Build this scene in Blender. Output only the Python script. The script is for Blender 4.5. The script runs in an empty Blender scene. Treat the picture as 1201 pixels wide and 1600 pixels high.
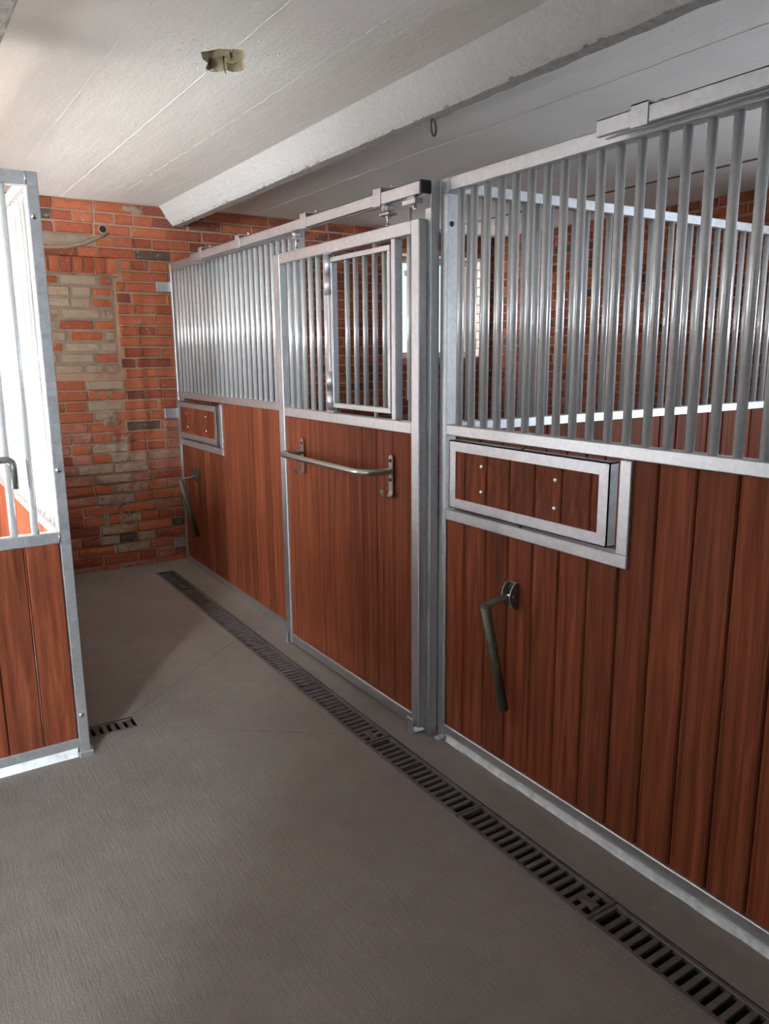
import bpy, math, random
from mathutils import Vector, Matrix
random.seed(7)
S = bpy.context.scene
COL = S.collection

# ------------------------------------------------------------------ camera
CAM = Vector((-1.8118, -2.2326, 1.5811))
FPX, YAW, PITCH, ROLL = 1199.58, 0.57638, -0.20484, -0.0080
fw = Vector((math.sin(YAW)*math.cos(PITCH), math.cos(YAW)*math.cos(PITCH), math.sin(PITCH)))
r0 = Vector((math.cos(YAW), -math.sin(YAW), 0)); u0 = r0.cross(fw)
rv = r0*math.cos(ROLL) + u0*math.sin(ROLL); uv = u0*math.cos(ROLL) - r0*math.sin(ROLL)
cd = bpy.data.cameras.new('camera'); cam = bpy.data.objects.new('camera', cd); COL.objects.link(cam)
cd.sensor_fit = 'VERTICAL'; cd.sensor_height = 36.0; cd.lens = 36.0*FPX/1600.0
cd.clip_start = 0.02; cd.clip_end = 200
M4 = Matrix((rv, uv, -fw)).transposed().to_4x4(); M4.translation = CAM
cam.matrix_world = M4
S.camera = cam

# ------------------------------------------------------------------ light
S.view_settings.view_transform = 'Standard'; S.view_settings.look = 'None'
S.view_settings.gamma = 1.0; S.view_settings.use_curve_mapping = False
S.view_settings.exposure = 0.0

W = bpy.data.worlds.new('World'); S.world = W; W.use_nodes = True
bg = W.node_tree.nodes['Background']; bg.inputs[0].default_value = (0.80, 0.90, 1.0, 1); bg.inputs[1].default_value = 1.5

def sun(direction, energy, angle, col):
    l = bpy.data.lights.new('sun', 'SUN'); l.energy = energy; l.angle = angle; l.color = col
    o = bpy.data.objects.new('sun', l); COL.objects.link(o)
    o.rotation_euler = Vector(direction).to_track_quat('-Z', 'Y').to_euler()
sun((0.75, -0.38, -0.55), 900.0, 0.02, (0.95, 0.98, 1.0))

def window_light(name, loc, direction, w, h, power, col):
    l = bpy.data.lights.new(name, 'AREA'); l.shape = 'RECTANGLE'; l.size = w; l.size_y = h
    l.energy = power; l.color = col
    o = bpy.data.objects.new(name, l); COL.objects.link(o); o.location = loc
    o.rotation_euler = Vector(direction).to_track_quat('-Z', 'Z').to_euler()
# daylight standing in the four openings of the building
window_light('daylight_left_stall', (-4.03, 2.56, 1.42), (1, 0, 0), 1.48, 1.1, 175, (0.93, 0.98, 1.0))
window_light('daylight_passage', (-5.75, -5.25, 1.80), (0, 1, 0), 0.8, 1.2, 900, (0.86, 0.94, 1.0))
window_light('daylight_right_stall', (3.10, -1.50, 1.60), (-1, 0, 0), 1.1, 0.9, 80, (0.80, 0.90, 1.0))
window_light('daylight_end_window', (2.475, 3.52, 1.965), (0, -1, 0), 0.95, 0.87, 7, (0.95, 0.98, 1.0))

# ------------------------------------------------------------------ materials
def newmat(name):
    m = bpy.data.materials.new(name); m.use_nodes = True
    nt = m.node_tree; b = nt.nodes['Principled BSDF']
    return m, nt, b
def N(nt, t, **kw):
    n = nt.nodes.new(t)
    for k, v in kw.items(): setattr(n, k, v)
    return n
def ramp(nt, stops, interp='LINEAR'):
    n = N(nt, 'ShaderNodeValToRGB'); cr = n.color_ramp; cr.interpolation = interp
    while len(cr.elements) < len(stops): cr.elements.new(0.5)
    for e, (p, c) in zip(cr.elements, stops):
        e.position = p; e.color = (c[0], c[1], c[2], 1)
    return n
def noise(nt, vec, scale, detail=4, rough=0.55, dist=0.0):
    n = N(nt, 'ShaderNodeTexNoise'); n.inputs['Scale'].default_value = scale
    n.inputs['Detail'].default_value = detail; n.inputs['Roughness'].default_value = rough
    n.inputs['Distortion'].default_value = dist
    if vec is not None: nt.links.new(vec, n.inputs['Vector'])
    return n
def mapping(nt, vec, scale=(1, 1, 1)):
    n = N(nt, 'ShaderNodeMapping'); n.inputs['Scale'].default_value = scale
    nt.links.new(vec, n.inputs['Vector']); return n
def bump(nt, height, strength, dist, b):
    n = N(nt, 'ShaderNodeBump'); n.inputs['Strength'].default_value = strength; n.inputs['Distance'].default_value = dist
    nt.links.new(height, n.inputs['Height']); nt.links.new(n.outputs[0], b.inputs['Normal']); return n
def mix(nt, fac, a, b, mode='MIX'):
    n = N(nt, 'ShaderNodeMixRGB', blend_type=mode)
    for i, v in ((0, fac), (1, a), (2, b)):
        if hasattr(v, 'is_output'): nt.links.new(v, n.inputs[i])
        elif i == 0: n.inputs[0].default_value = v
        else: n.inputs[i].default_value = (*v, 1)
    return n
def wpos(nt): return N(nt, 'ShaderNodeNewGeometry').outputs['Position']
def opos(nt):
    tc = N(nt, 'ShaderNodeTexCoord'); oi = N(nt, 'ShaderNodeObjectInfo')
    ml = N(nt, 'ShaderNodeMath', operation='MULTIPLY'); ml.inputs[1].default_value = 57.0
    nt.links.new(oi.outputs['Random'], ml.inputs[0])
    cb = N(nt, 'ShaderNodeCombineXYZ')
    for i in range(3): nt.links.new(ml.outputs[0], cb.inputs[i])
    va = N(nt, 'ShaderNodeVectorMath', operation='ADD')
    nt.links.new(tc.outputs['Object'], va.inputs[0]); nt.links.new(cb.outputs[0], va.inputs[1])
    return va.outputs[0], oi.outputs['Random']

def mat_galv(name, lo, hi, r0, r1, metal=0.85, bmp=0.06):
    m, nt, b = newmat(name); p = wpos(nt)
    vo = N(nt, 'ShaderNodeTexVoronoi'); vo.inputs['Scale'].default_value = 75
    nt.links.new(p, vo.inputs['Vector'])
    n1 = noise(nt, p, 14, 5, 0.6)
    mx = mix(nt, 0.6, vo.outputs['Color'], n1.outputs['Fac'])
    bw = N(nt, 'ShaderNodeRGBToBW'); nt.links.new(mx.outputs[0], bw.inputs[0])
    cr = ramp(nt, [(0.3, lo), (0.7, hi)]); nt.links.new(bw.outputs[0], cr.inputs[0])
    nt.links.new(cr.outputs[0], b.inputs['Base Color'])
    b.inputs['Metallic'].default_value = metal
    mr = N(nt, 'ShaderNodeMapRange'); mr.inputs[1].default_value = 0.3; mr.inputs[2].default_value = 0.7
    mr.inputs[3].default_value = r0; mr.inputs[4].default_value = r1
    nt.links.new(bw.outputs[0], mr.inputs[0]); nt.links.new(mr.outputs[0], b.inputs['Roughness'])
    if bmp: bump(nt, n1.outputs['Fac'], bmp, 0.002, b)
    return m
GALV = mat_galv('galvanised_steel', (0.53, 0.54, 0.56), (0.63, 0.64, 0.66), 0.40, 0.48, 0.92, 0.03)
TUBE = mat_galv('galvanised_tube', (0.72, 0.73, 0.74), (0.80, 0.81, 0.82), 0.29, 0.31, 0.45, 0)
ZINC = mat_galv('bright_zinc_bolt', (0.75, 0.76, 0.76), (0.85, 0.86, 0.86), 0.15, 0.25, 1.0)
DULLZ = mat_galv('dull_olive_zinc', (0.085, 0.082, 0.062), (0.14, 0.135, 0.105), 0.40, 0.55, 0.5)
GALVD = mat_galv('dull_grey_zinc', (0.20, 0.21, 0.20), (0.30, 0.31, 0.30), 0.35, 0.45, 0.8, 0)
STAIN = mat_galv('brushed_stainless', (0.46, 0.46, 0.42), (0.50, 0.50, 0.46), 0.30, 0.33, 0.95, 0)

def mat_wood(name, dark, mid, light):
    m, nt, b = newmat(name); p, rnd = opos(nt)
    mp = mapping(nt, p, (16, 16, 0.9))
    n1 = noise(nt, mp.outputs[0], 1.6, 6, 0.6, 1.4)
    mp2 = mapping(nt, p, (90, 90, 2.2)); n2 = noise(nt, mp2.outputs[0], 2.0, 3, 0.6)
    mx0 = mix(nt, 0.30, n1.outputs['Fac'], n2.outputs['Fac'])
    mp3 = mapping(nt, p, (1.0, 1.0, 0.10)); wv = N(nt, 'ShaderNodeTexWave'); wv.wave_type = 'RINGS'; wv.rings_direction = 'Z'
    wv.inputs['Scale'].default_value = 9.0; wv.inputs['Distortion'].default_value = 5.0; wv.inputs['Detail'].default_value = 2.0; wv.inputs['Detail Scale'].default_value = 1.2
    nt.links.new(mp3.outputs[0], wv.inputs['Vector'])
    mx = mix(nt, 0.08, mx0.outputs[0], wv.outputs['Fac'])
    cr = ramp(nt, [(0.32, dark), (0.52, mid), (0.72, light)]); nt.links.new(mx.outputs[0], cr.inputs[0])
    hs = N(nt, 'ShaderNodeHueSaturation'); nt.links.new(cr.outputs[0], hs.inputs['Color'])
    mr = N(nt, 'ShaderNodeMapRange'); mr.inputs[3].default_value = 0.80; mr.inputs[4].default_value = 1.22
    nt.links.new(rnd, mr.inputs[0]); nt.links.new(mr.outputs[0], hs.inputs['Value'])
    nt.links.new(hs.outputs[0], b.inputs['Base Color'])
    b.inputs['Roughness'].default_value = 0.60
    b.inputs['Specular IOR Level'].default_value = 0.15
    bump(nt, mx.outputs[0], 0.12, 0.002, b)
    return m
WOOD = mat_wood('red_brown_stained_board', (0.085, 0.021, 0.010), (0.175, 0.044, 0.019), (0.29, 0.086, 0.038))

def mat_brick(name, stops, smear=0.0, interp='LINEAR'):
    m, nt, b = newmat(name); p, rnd = opos(nt)
    cr = ramp(nt, stops, interp); nt.links.new(rnd, cr.inputs[0])
    w = wpos(nt)
    n1 = noise(nt, w, 22, 6, 0.65); n2 = noise(nt, w, 90, 4, 0.6)
    d = mix(nt, 0.55, n1.outputs['Fac'], n2.outputs['Fac'])
    vr = ramp(nt, [(0.30, (0.62, 0.60, 0.60)), (0.55, (1.0, 1.0, 1.0)), (0.75, (1.22, 1.2, 1.15))])
    nt.links.new(d.outputs[0], vr.inputs[0])
    c = mix(nt, 1.0, cr.outputs[0], vr.outputs[0], 'MULTIPLY')
    n3 = noise(nt, w, 30, 5, 0.7)
    sr = ramp(nt, [(0.60 - 0.35*smear, (0, 0, 0)), (0.70 - 0.30*smear, (1, 1, 1))]); nt.links.new(n3.outputs['Fac'], sr.inputs[0])
    c2 = mix(nt, sr.outputs[0], c.outputs[0], (0.36, 0.29, 0.22))
    nt.links.new(c2.outputs[0], b.inputs['Base Color'])
    b.inputs['Roughness'].default_value = 0.9; b.inputs['Specular IOR Level'].default_value = 0.2
    bump(nt, d.outputs[0], 0.5, 0.006, b)
    return m
BRICK = mat_brick('red_brick', [(0.0, (0.38, 0.108, 0.052)), (0.40, (0.45, 0.140, 0.066)), (0.65, (0.34, 0.088, 0.047)), (0.85, (0.28, 0.074, 0.043)), (1.0, (0.20, 0.066, 0.046))], 0.0)
BRICKS = mat_brick('smeared_brick', [(0.0, (0.34, 0.11, 0.06)), (0.5, (0.30, 0.14, 0.09)), (1.0, (0.32, 0.22, 0.15))], 0.62)
BRICKC = mat_brick('cream_brick', [(0.0, (0.47, 0.35, 0.25)), (0.5, (0.40, 0.28, 0.20)), (1.0, (0.38, 0.20, 0.13))], 0.40)
BRICKB = mat_brick('brown_weathered_brick', [(0.0, (0.46, 0.155, 0.10)), (0.5, (0.37, 0.145, 0.105)), (1.0, (0.48, 0.19, 0.13))], 0.15)
BRICKD = mat_brick('burnt_dark_brick', [(0.0, (0.09, 0.065, 0.055)), (1.0, (0.14, 0.09, 0.07))], 0.05)
BRICKW = mat_brick('whitewashed_brick', [(0.0, (0.70, 0.60, 0.54)), (1.0, (0.76, 0.68, 0.62))], 0.0)

def mat_rough(name, c0, c1, scale, bumpd, rough=0.9, fine=120):
    m, nt, b = newmat(name); w = wpos(nt)
    n1 = noise(nt, w, scale, 8, 0.62); n2 = noise(nt, w, fine, 4, 0.6)
    d = mix(nt, 0.4, n1.outputs['Fac'], n2.outputs['Fac'])
    cr = ramp(nt, [(0.34, c0), (0.66, c1)]); nt.links.new(d.outputs[0], cr.inputs[0])
    nt.links.new(cr.outputs[0], b.inputs['Base Color']); b.inputs['Roughness'].default_value = rough
    b.inputs['Specular IOR Level'].default_value = 0.25
    bump(nt, d.outputs[0], 0.6, bumpd, b)
    return m
MORTAR = mat_rough('old_lime_mortar', (0.33, 0.195, 0.130), (0.47, 0.31, 0.22), 9, 0.008)
CEMENT = mat_rough('grey_cement_mortar', (0.22, 0.165, 0.120), (0.34, 0.265, 0.20), 12, 0.010)
RENDER = mat_rough('grey_cement_render', (0.13, 0.135, 0.14), (0.20, 0.205, 0.21), 5, 0.006)
PLASTER = mat_rough('whitewashed_plaster', (0.66, 0.62, 0.57), (0.76, 0.73, 0.68), 4, 0.006)
HOLLOW = mat_rough('raw_broken_concrete', (0.20, 0.17, 0.11), (0.44, 0.38, 0.27), 40, 0.02)
BEAMUND = mat_rough('darker_grey_underside', (0.22, 0.21, 0.195), (0.36, 0.345, 0.32), 30, 0.008)
STONE = mat_rough('bare_lumpy_concrete', (0.38, 0.37, 0.34), (0.62, 0.60, 0.56), 25, 0.02)

def mat_ceiling():
    m, nt, b = newmat('whitewashed_concrete_ceiling'); w = wpos(nt)
    mp = mapping(nt, w, (3.0, 0.5, 3.0))
    n1 = noise(nt, mp.outputs[0], 3.5, 6, 0.6); n2 = noise(nt, w, 60, 5, 0.6); n3 = noise(nt, w, 2.2, 4, 0.55)
    d = mix(nt, 0.35, n1.outputs['Fac'], n2.outputs['Fac']); d2 = mix(nt, 0.4, d.outputs[0], n3.outputs['Fac'])
    cr = ramp(nt, [(0.35, (0.74, 0.72, 0.69)), (0.65, (0.82, 0.80, 0.77))]); nt.links.new(d2.outputs[0], cr.inputs[0])
    # small dark pinholes where the wash has flaked off
    n4 = noise(nt, w, 34, 3, 0.7); pr = ramp(nt, [(0.715, (0, 0, 0)), (0.75, (1, 1, 1))]); nt.links.new(n4.outputs['Fac'], pr.inputs[0])
    c = mix(nt, pr.outputs[0], cr.outputs[0], (0.34, 0.31, 0.27)); nt.links.new(c.outputs[0], b.inputs['Base Color'])
    b.inputs['Roughness'].default_value = 0.92; b.inputs['Specular IOR Level'].default_value = 0.2
    bump(nt, d.outputs[0], 0.55, 0.010, b)
    return m
CEIL = mat_ceiling()

def mat_beam():
    m, nt, b = newmat('whitewashed_beam_with_flaking_edge'); w = wpos(nt)
    n2 = noise(nt, w, 55, 5, 0.65)
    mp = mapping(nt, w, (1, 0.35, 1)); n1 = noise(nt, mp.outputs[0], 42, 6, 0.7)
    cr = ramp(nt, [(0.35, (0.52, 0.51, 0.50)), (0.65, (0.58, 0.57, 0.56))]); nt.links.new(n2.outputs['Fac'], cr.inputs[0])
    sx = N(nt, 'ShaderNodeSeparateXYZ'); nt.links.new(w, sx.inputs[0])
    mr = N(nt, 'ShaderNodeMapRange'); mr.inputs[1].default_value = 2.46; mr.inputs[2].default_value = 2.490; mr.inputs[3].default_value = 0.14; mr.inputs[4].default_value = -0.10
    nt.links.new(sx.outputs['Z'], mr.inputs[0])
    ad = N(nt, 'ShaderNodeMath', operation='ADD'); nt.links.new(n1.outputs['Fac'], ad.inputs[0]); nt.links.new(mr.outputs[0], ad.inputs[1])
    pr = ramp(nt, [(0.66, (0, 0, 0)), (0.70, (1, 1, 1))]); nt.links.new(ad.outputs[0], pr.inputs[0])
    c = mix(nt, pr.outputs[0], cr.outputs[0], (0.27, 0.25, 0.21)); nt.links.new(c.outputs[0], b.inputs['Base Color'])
    b.inputs['Roughness'].default_value = 0.92; b.inputs['Specular IOR Level'].default_value = 0.2
    h = mix(nt, pr.outputs[0], n2.outputs['Fac'], (0, 0, 0)); bump(nt, h.outputs[0], 0.7, 0.012, b)
    return m
BEAM = mat_beam()

def mat_floor():
    m, nt, b = newmat('brushed_concrete_floor'); w = wpos(nt)
    n1 = noise(nt, w, 2.3, 7, 0.6); n2 = noise(nt, w, 150, 3, 0.6); n3 = noise(nt, w, 14, 5, 0.6)
    mp = mapping(nt, w, (90, 9, 9)); n5 = noise(nt, mp.outputs[0], 1.0, 3, 0.6)
    d = mix(nt, 0.35, n1.outputs['Fac'], n3.outputs['Fac']); d2 = mix(nt, 0.3, d.outputs[0], n2.outputs['Fac'])
    cr = ramp(nt, [(0.34, (0.172, 0.148, 0.130)), (0.66, (0.258, 0.227, 0.203))]); nt.links.new(d2.outputs[0], cr.inputs[0])
    n4 = noise(nt, w, 26, 3, 0.8); pr = ramp(nt, [(0.735, (0, 0, 0)), (0.77, (1, 1, 1))]); nt.links.new(n4.outputs['Fac'], pr.inputs[0])
    c = mix(nt, pr.outputs[0], cr.outputs[0], (0.16, 0.12, 0.09)); nt.links.new(c.outputs[0], b.inputs['Base Color'])
    b.inputs['Roughness'].default_value = 0.75; b.inputs['Specular IOR Level'].default_value = 0.35
    h = mix(nt, 0.5, n2.outputs['Fac'], n5.outputs['Fac']); bump(nt, h.outputs[0], 0.75, 0.005, b)
    return m
FLOOR = mat_floor()
def plain(name, c, rough=0.6, metal=0.0):
    m, nt, b = newmat(name); w = wpos(nt); n1 = noise(nt, w, 30, 4, 0.6)
    cr = ramp(nt, [(0.35, tuple(x*0.8 for x in c)), (0.65, tuple(min(1, x*1.15) for x in c))]); nt.links.new(n1.outputs['Fac'], cr.inputs[0])
    nt.links.new(cr.outputs[0], b.inputs['Base Color']); b.inputs['Roughness'].default_value = rough; b.inputs['Metallic'].default_value = metal
    bump(nt, n1.outputs['Fac'], 0.2, 0.002, b)
    return m
GRATE = plain('black_cast_grate', (0.105, 0.092, 0.090), 0.5)
CHAN = plain('drain_channel_dark', (0.012, 0.010, 0.010), 0.8)
STRIPW = plain('white_base_strip', (0.72, 0.74, 0.76), 0.7)
BLACK = plain('black_plastic', (0.010, 0.010, 0.012), 0.5)
FRAMEW = plain('white_window_frame', (0.75, 0.75, 0.73), 0.5)
RUST = plain('dark_iron', (0.10, 0.09, 0.075), 0.6, 0.6)
def mat_glass():
    m, nt, b = newmat('window_glass'); nt.nodes.remove(b); out = nt.nodes['Material Output']
    t = N(nt, 'ShaderNodeBsdfTransparent'); t.inputs[0].default_value = (0.94, 0.96, 0.95, 1)
    g = N(nt, 'ShaderNodeBsdfGlossy'); g.inputs['Roughness'].default_value = 0.02
    mx = N(nt, 'ShaderNodeMixShader'); mx.inputs[0].default_value = 0.05
    nt.links.new(t.outputs[0], mx.inputs[1]); nt.links.new(g.outputs[0], mx.inputs[2])
    nt.links.new(mx.outputs[0], out.inputs[0]); return m
GLASS = mat_glass()

# ------------------------------------------------------------------ mesh helpers
class MB:
    def __init__(s): s.v = []; s.f = []; s.sm = []
    def add(s, vs, fs, smooth=False):
        o = len(s.v); s.v += [tuple(v) for v in vs]
        for f in fs: s.f.append(tuple(i+o for i in f)); s.sm.append(smooth)
    def box(s, x0, x1, y0, y1, z0, z1, b=0.0, jit=0.0):
        if x1 < x0: x0, x1 = x1, x0
        if y1 < y0: y0, y1 = y1, y0
        if z1 < z0: z0, z1 = z1, z0
        if b <= 0:
            vs = [(x, y, z) for z in (z0, z1) for y in (y0, y1) for x in (x0, x1)]
            s.add(vs, [(0,2,3,1),(4,5,7,6),(0,1,5,4),(2,6,7,3),(0,4,6,2),(1,3,7,5)]); return
        c = [(x0, x1), (y0, y1), (z0, z1)]; vs = []; idx = {}
        for i in (0, 1):
            for j in (0, 1):
                for k in (0, 1):
                    p = [c[0][i], c[1][j], c[2][k]]; sg = [1-2*i, 1-2*j, 1-2*k]
                    for a in range(3):
                        q = [p[t] + (0 if t == a else sg[t]*b) for t in range(3)]
                        if jit: q = [t + random.uniform(-jit, jit) for t in q]
                        idx[(i, j, k, a)] = len(vs); vs.append(q)
        fs = []
        def quad(a, order):
            fs.append(tuple(order))
        for a in range(3):
            o = [t for t in range(3) if t != a]
            for sd in (0, 1):
                ring = []
                for (p, q) in ((0, 0), (1, 0), (1, 1), (0, 1)):
                    key = [0, 0, 0]; key[a] = sd; key[o[0]] = p; key[o[1]] = q
                    ring.append(idx[(*key, a)])
                fl = (sd == 0) ^ (a == 1)
                fs.append(tuple(reversed(ring)) if fl else tuple(ring))
        for a in range(3):      # edges along axis a
            o = [t for t in range(3) if t != a]
            for p in (0, 1):
                for q in (0, 1):
                    k0 = [0, 0, 0]; k1 = [0, 0, 0]
                    k0[o[0]] = k1[o[0]] = p; k0[o[1]] = k1[o[1]] = q; k1[a] = 1
                    ring = [idx[(*k0, o[0])], idx[(*k1, o[0])], idx[(*k1, o[1])], idx[(*k0, o[1])]]
                    fl = (p ^ q) ^ (a == 1)
                    fs.append(tuple(ring) if fl else tuple(reversed(ring)))
        for i in (0, 1):
            for j in (0, 1):
                for k in (0, 1):
                    t = (idx[(i, j, k, 0)], idx[(i, j, k, 1)], idx[(i, j, k, 2)])
                    fs.append(t if (i+j+k) % 2 else tuple(reversed(t)))
        s.add(vs, fs)
    def tube(s, pts, rad, n=12, caps=True):
        pts = [Vector(p) for p in pts]; rads = rad if isinstance(rad, (list, tuple)) else [rad]*len(pts)
        vs = []; prev = None
        for i, p in enumerate(pts):
            t = (pts[min(i+1, len(pts)-1)] - pts[max(i-1, 0)]).normalized()
            if prev is None:
                a = Vector((0, 0, 1)) if abs(t.z) < 0.9 else Vector((1, 0, 0))
                u = t.cross(a).normalized()
            else:
                u = (prev - t*prev.dot(t)).normalized()
            prev = u; w = t.cross(u)
            for k in range(n):
                g = 2*math.pi*k/n; vs.append(p + (u*math.cos(g) + w*math.sin(g))*rads[i])
        fs = []
        for i in range(len(pts)-1):
            for k in range(n):
                a = i*n+k; b2 = i*n+(k+1) % n
                fs.append((a, b2, b2+n, a+n))
        s.add(vs, fs, True)
        if caps:
            o = len(s.v) - len(vs)
            s.f.append(tuple(o + k for k in reversed(range(n)))); s.sm.append(False)
            s.f.append(tuple(o + (len(pts)-1)*n + k for k in range(n))); s.sm.append(False)
    def dome(s, c, axis, r, h, n=10, rings=4):
        c = Vector(c); ax = Vector(axis).normalized(); a = Vector((0, 0, 1)) if abs(ax.z) < 0.9 else Vector((1, 0, 0))
        u = ax.cross(a).normalized(); w = ax.cross(u); vs = []; fs = []
        for i in range(rings):
            g = (math.pi/2)*i/rings; rr = r*math.cos(g); hh = h*math.sin(g)
            for k in range(n):
                t = 2*math.pi*k/n; vs.append(c + ax*hh + (u*math.cos(t) + w*math.sin(t))*rr)
        vs.append(c + ax*h); top = len(vs)-1
        for i in range(rings-1):
            for k in range(n):
                fs.append((i*n+k, i*n+(k+1) % n, (i+1)*n+(k+1) % n, (i+1)*n+k))
        for k in range(n): fs.append(((rings-1)*n+k, (rings-1)*n+(k+1) % n, top))
        s.add(vs, fs, True); o = len(s.v)-len(vs)
        s.f.append(tuple(o+k for k in reversed(range(n)))); s.sm.append(False)
    def prism(s, poly, axis, a0, a1):
        """extrude a polygon given in the plane across axis (0=x: (y,z), 1=y: (x,z), 2=z: (x,y))"""
        def P(p, a):
            return {0: (a, p[0], p[1]), 1: (p[0], a, p[1]), 2: (p[0], p[1], a)}[axis]
        n = len(poly); vs = [P(p, a0) for p in poly] + [P(p, a1) for p in poly]
        fs = [tuple(reversed(range(n))), tuple(range(n, 2*n))] + [(i, (i+1) % n, (i+1) % n+n, i+n) for i in range(n)]
        s.add(vs, fs)
    def mesh(s, name):
        me = bpy.data.meshes.new(name); me.from_pydata(s.v, [], s.f)
        me.polygons.foreach_set('use_smooth', s.sm); me.update()
        import bmesh
        bm = bmesh.new(); bm.from_mesh(me); bmesh.ops.recalc_face_normals(bm, faces=bm.faces); bm.to_mesh(me); bm.free()
        return me

WL = {}
def thing(name, label, cat, loc=(0, 0, 0), group=None):
    o = bpy.data.objects.new(name, None); COL.objects.link(o); o.location = loc; o.empty_display_size = 0.1
    o['label'] = label; o['category'] = cat
    if group: o['group'] = group
    WL[o.name] = Vector(loc); return o
def obj(name, mesh, mat, parent=None, loc=(0, 0, 0), scale=None, rot=None, label=None):
    """one mesh object; loc is its place in the world (parents are never rotated)"""
    if isinstance(mesh, MB): mesh = mesh.mesh(name)
    if mat is not None and not mesh.materials: mesh.materials.append(mat)
    o = bpy.data.objects.new(name, mesh); COL.objects.link(o)
    WL[o.name] = Vector(loc)
    if parent is not None:
        o.parent = parent; o.location = Vector(loc) - WL[parent.name]
    else: o.location = loc
    if scale: o.scale = scale
    if rot: o.rotation_euler = rot
    if mat is not None and mesh.materials[0] != mat:
        o.material_slots[0].link = 'OBJECT'; o.material_slots[0].material = mat
    if label: o['label'] = label
    return o
def abs_obj(name, mb, mat, parent, base=None, label=None):
    """mesh written in world coordinates, moved so that its origin sits at base (or its centre)"""
    if base is None:
        n = len(mb.v); base = tuple(sum(v[i] for v in mb.v)/n for i in range(3))
    mb.v = [(v[0]-base[0], v[1]-base[1], v[2]-base[2]) for v in mb.v]
    return obj(name, mb, mat, parent, base, label=label)
def tag(o, label, cat, group=None):
    o['label'] = label; o['category'] = cat
    if group: o['group'] = group
    return o
def struct(o): o['kind'] = 'structure'; return o
def B(x0, x1, y0, y1, z0, z1, b=0.002):
    m = MB(); m.box(x0, x1, y0, y1, z0, z1, b); return m

def fz(y): return 0.0165*y if y > 0 else 0.0

# shared meshes
def unit_bar(r, n=14):
    m = MB(); m.tube([(0, 0, 0), (0, 0, 1)], r, n); return m.mesh('bar')
BARM = unit_bar(0.0135)
def unit_board(axis):     # 1 m high board 0.1205 wide, chamfered long edges
    m = MB(); w = 0.0600; t = 0.026; c = 0.005
    w2 = 0.0620; prof = [(-w2, 0.026), (-w2, 0.014), (-w, 0.014), (-w, c), (-w+c, 0), (w-c, 0), (w, c), (w, 0.014), (w2, 0.014), (w2, 0.026)]
    # profile given as (along, depth); axis 'y': boards run side by side along y and face -x ; axis 'x': along x, facing -y
    poly = [((d, a) if axis == 'y' else (a, d)) for a, d in prof]
    m.prism(poly, 2, 0, 1); return m.mesh('board')
BOARDY = unit_board('y'); BOARDX = unit_board('x')
def bolt_mesh(axis):
    m = MB(); m.dome((0, 0, 0), axis, 0.010, 0.006, 12, 4); return m.mesh('bolt')
BOLTX = bolt_mesh((-1, 0, 0)); BOLTY = bolt_mesh((0, -1, 0))

# ------------------------------------------------------------------ the shell
ZC = 2.588; YE = 3.36; XR = 3.05; XL = -4.0; YB = -5.2; XL2 = -6.8
# floor with the trench of the channel drain and of the little cross drain left open
DX0, DX1, DY1 = -0.305, -0.175, 3.09
CX0, CX1, CY0, CY1 = -1.62, -1.045, 0.906, 1.010
xs = sorted([XL2, CX0, CX1, DX0, DX1, XR]); ys = sorted([YB, 0.0, CY0, CY1, DY1, YE+0.05])
fm = MB(); vid = {}
for i, x in enumerate(xs):
    for j, y in enumerate(ys):
        vid[(i, j)] = len(fm.v); fm.v.append((x, y, fz(y)))
for i in range(len(xs)-1):
    for j in range(len(ys)-1):
        cx, cy = (xs[i]+xs[i+1])/2, (ys[j]+ys[j+1])/2
        if DX0 < cx < DX1 and cy < DY1: continue
        if CX0 < cx < CX1 and CY0 < cy < CY1: continue
        fm.f.append((vid[(i, j)], vid[(i+1, j)], vid[(i+1, j+1)], vid[(i, j+1)])); fm.sm.append(False)
floor = struct(obj('floor', fm, FLOOR))
def ch(name, x0, x1, y0, y1, d=0.10):
    m = MB(); t = 0.012
    z = lambda y, dz: fz(y)-0.001+dz
    def slab(xa, xb, ya, yb, da, db):
        vs = [(x, y, z(y, dz)) for dz in (da, db) for y in (ya, yb) for x in (xa, xb)]
        m.add(vs, [(0,2,3,1),(4,5,7,6),(0,1,5,4),(2,6,7,3),(0,4,6,2),(1,3,7,5)])
    slab(x0, x1, y0, y1, -d-t, -d); slab(x0-t, x0, y0, y1, -d-t, 0); slab(x1, x1+t, y0, y1, -d-t, 0)
    slab(x0-t, x1+t, y0-t, y0, -d-t, 0); slab(x0-t, x1+t, y1, y1+t, -d-t, 0)
    return abs_obj(name, m, CHAN, floor)
ch('drain_channel', DX0, DX1, YB+0.3, 0.0); ch('drain_channel', DX0, DX1, 0.0, DY1); ch('drain_channel', CX0, CX1, CY0, CY1)
# fine sawn joints in the slab
def joint(p, q, w=0.004):
    p = Vector(p); q = Vector(q); d = (q-p).normalized(); n = Vector((-d.y, d.x))*w/2; m = MB()
    c = [(p+n), (q+n), (q-n), (p-n)]
    vs = [(a.x, a.y, fz(a.y)+0.0004) for a in c] + [(a.x, a.y, fz(a.y)+0.0010) for a in c]
    m.add(vs, [(3,2,1,0),(4,5,6,7),(0,1,5,4),(1,2,6,5),(2,3,7,6),(3,0,4,7)])
    abs_obj('floor_joint', m, JOINT, floor)
JOINT = plain('joint_dirt', (0.15, 0.13, 0.11), 0.9)
joint((-1.045, 0.905), (-0.36, 0.38)); joint((-1.04, 1.02), (-0.31, 1.60))

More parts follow.
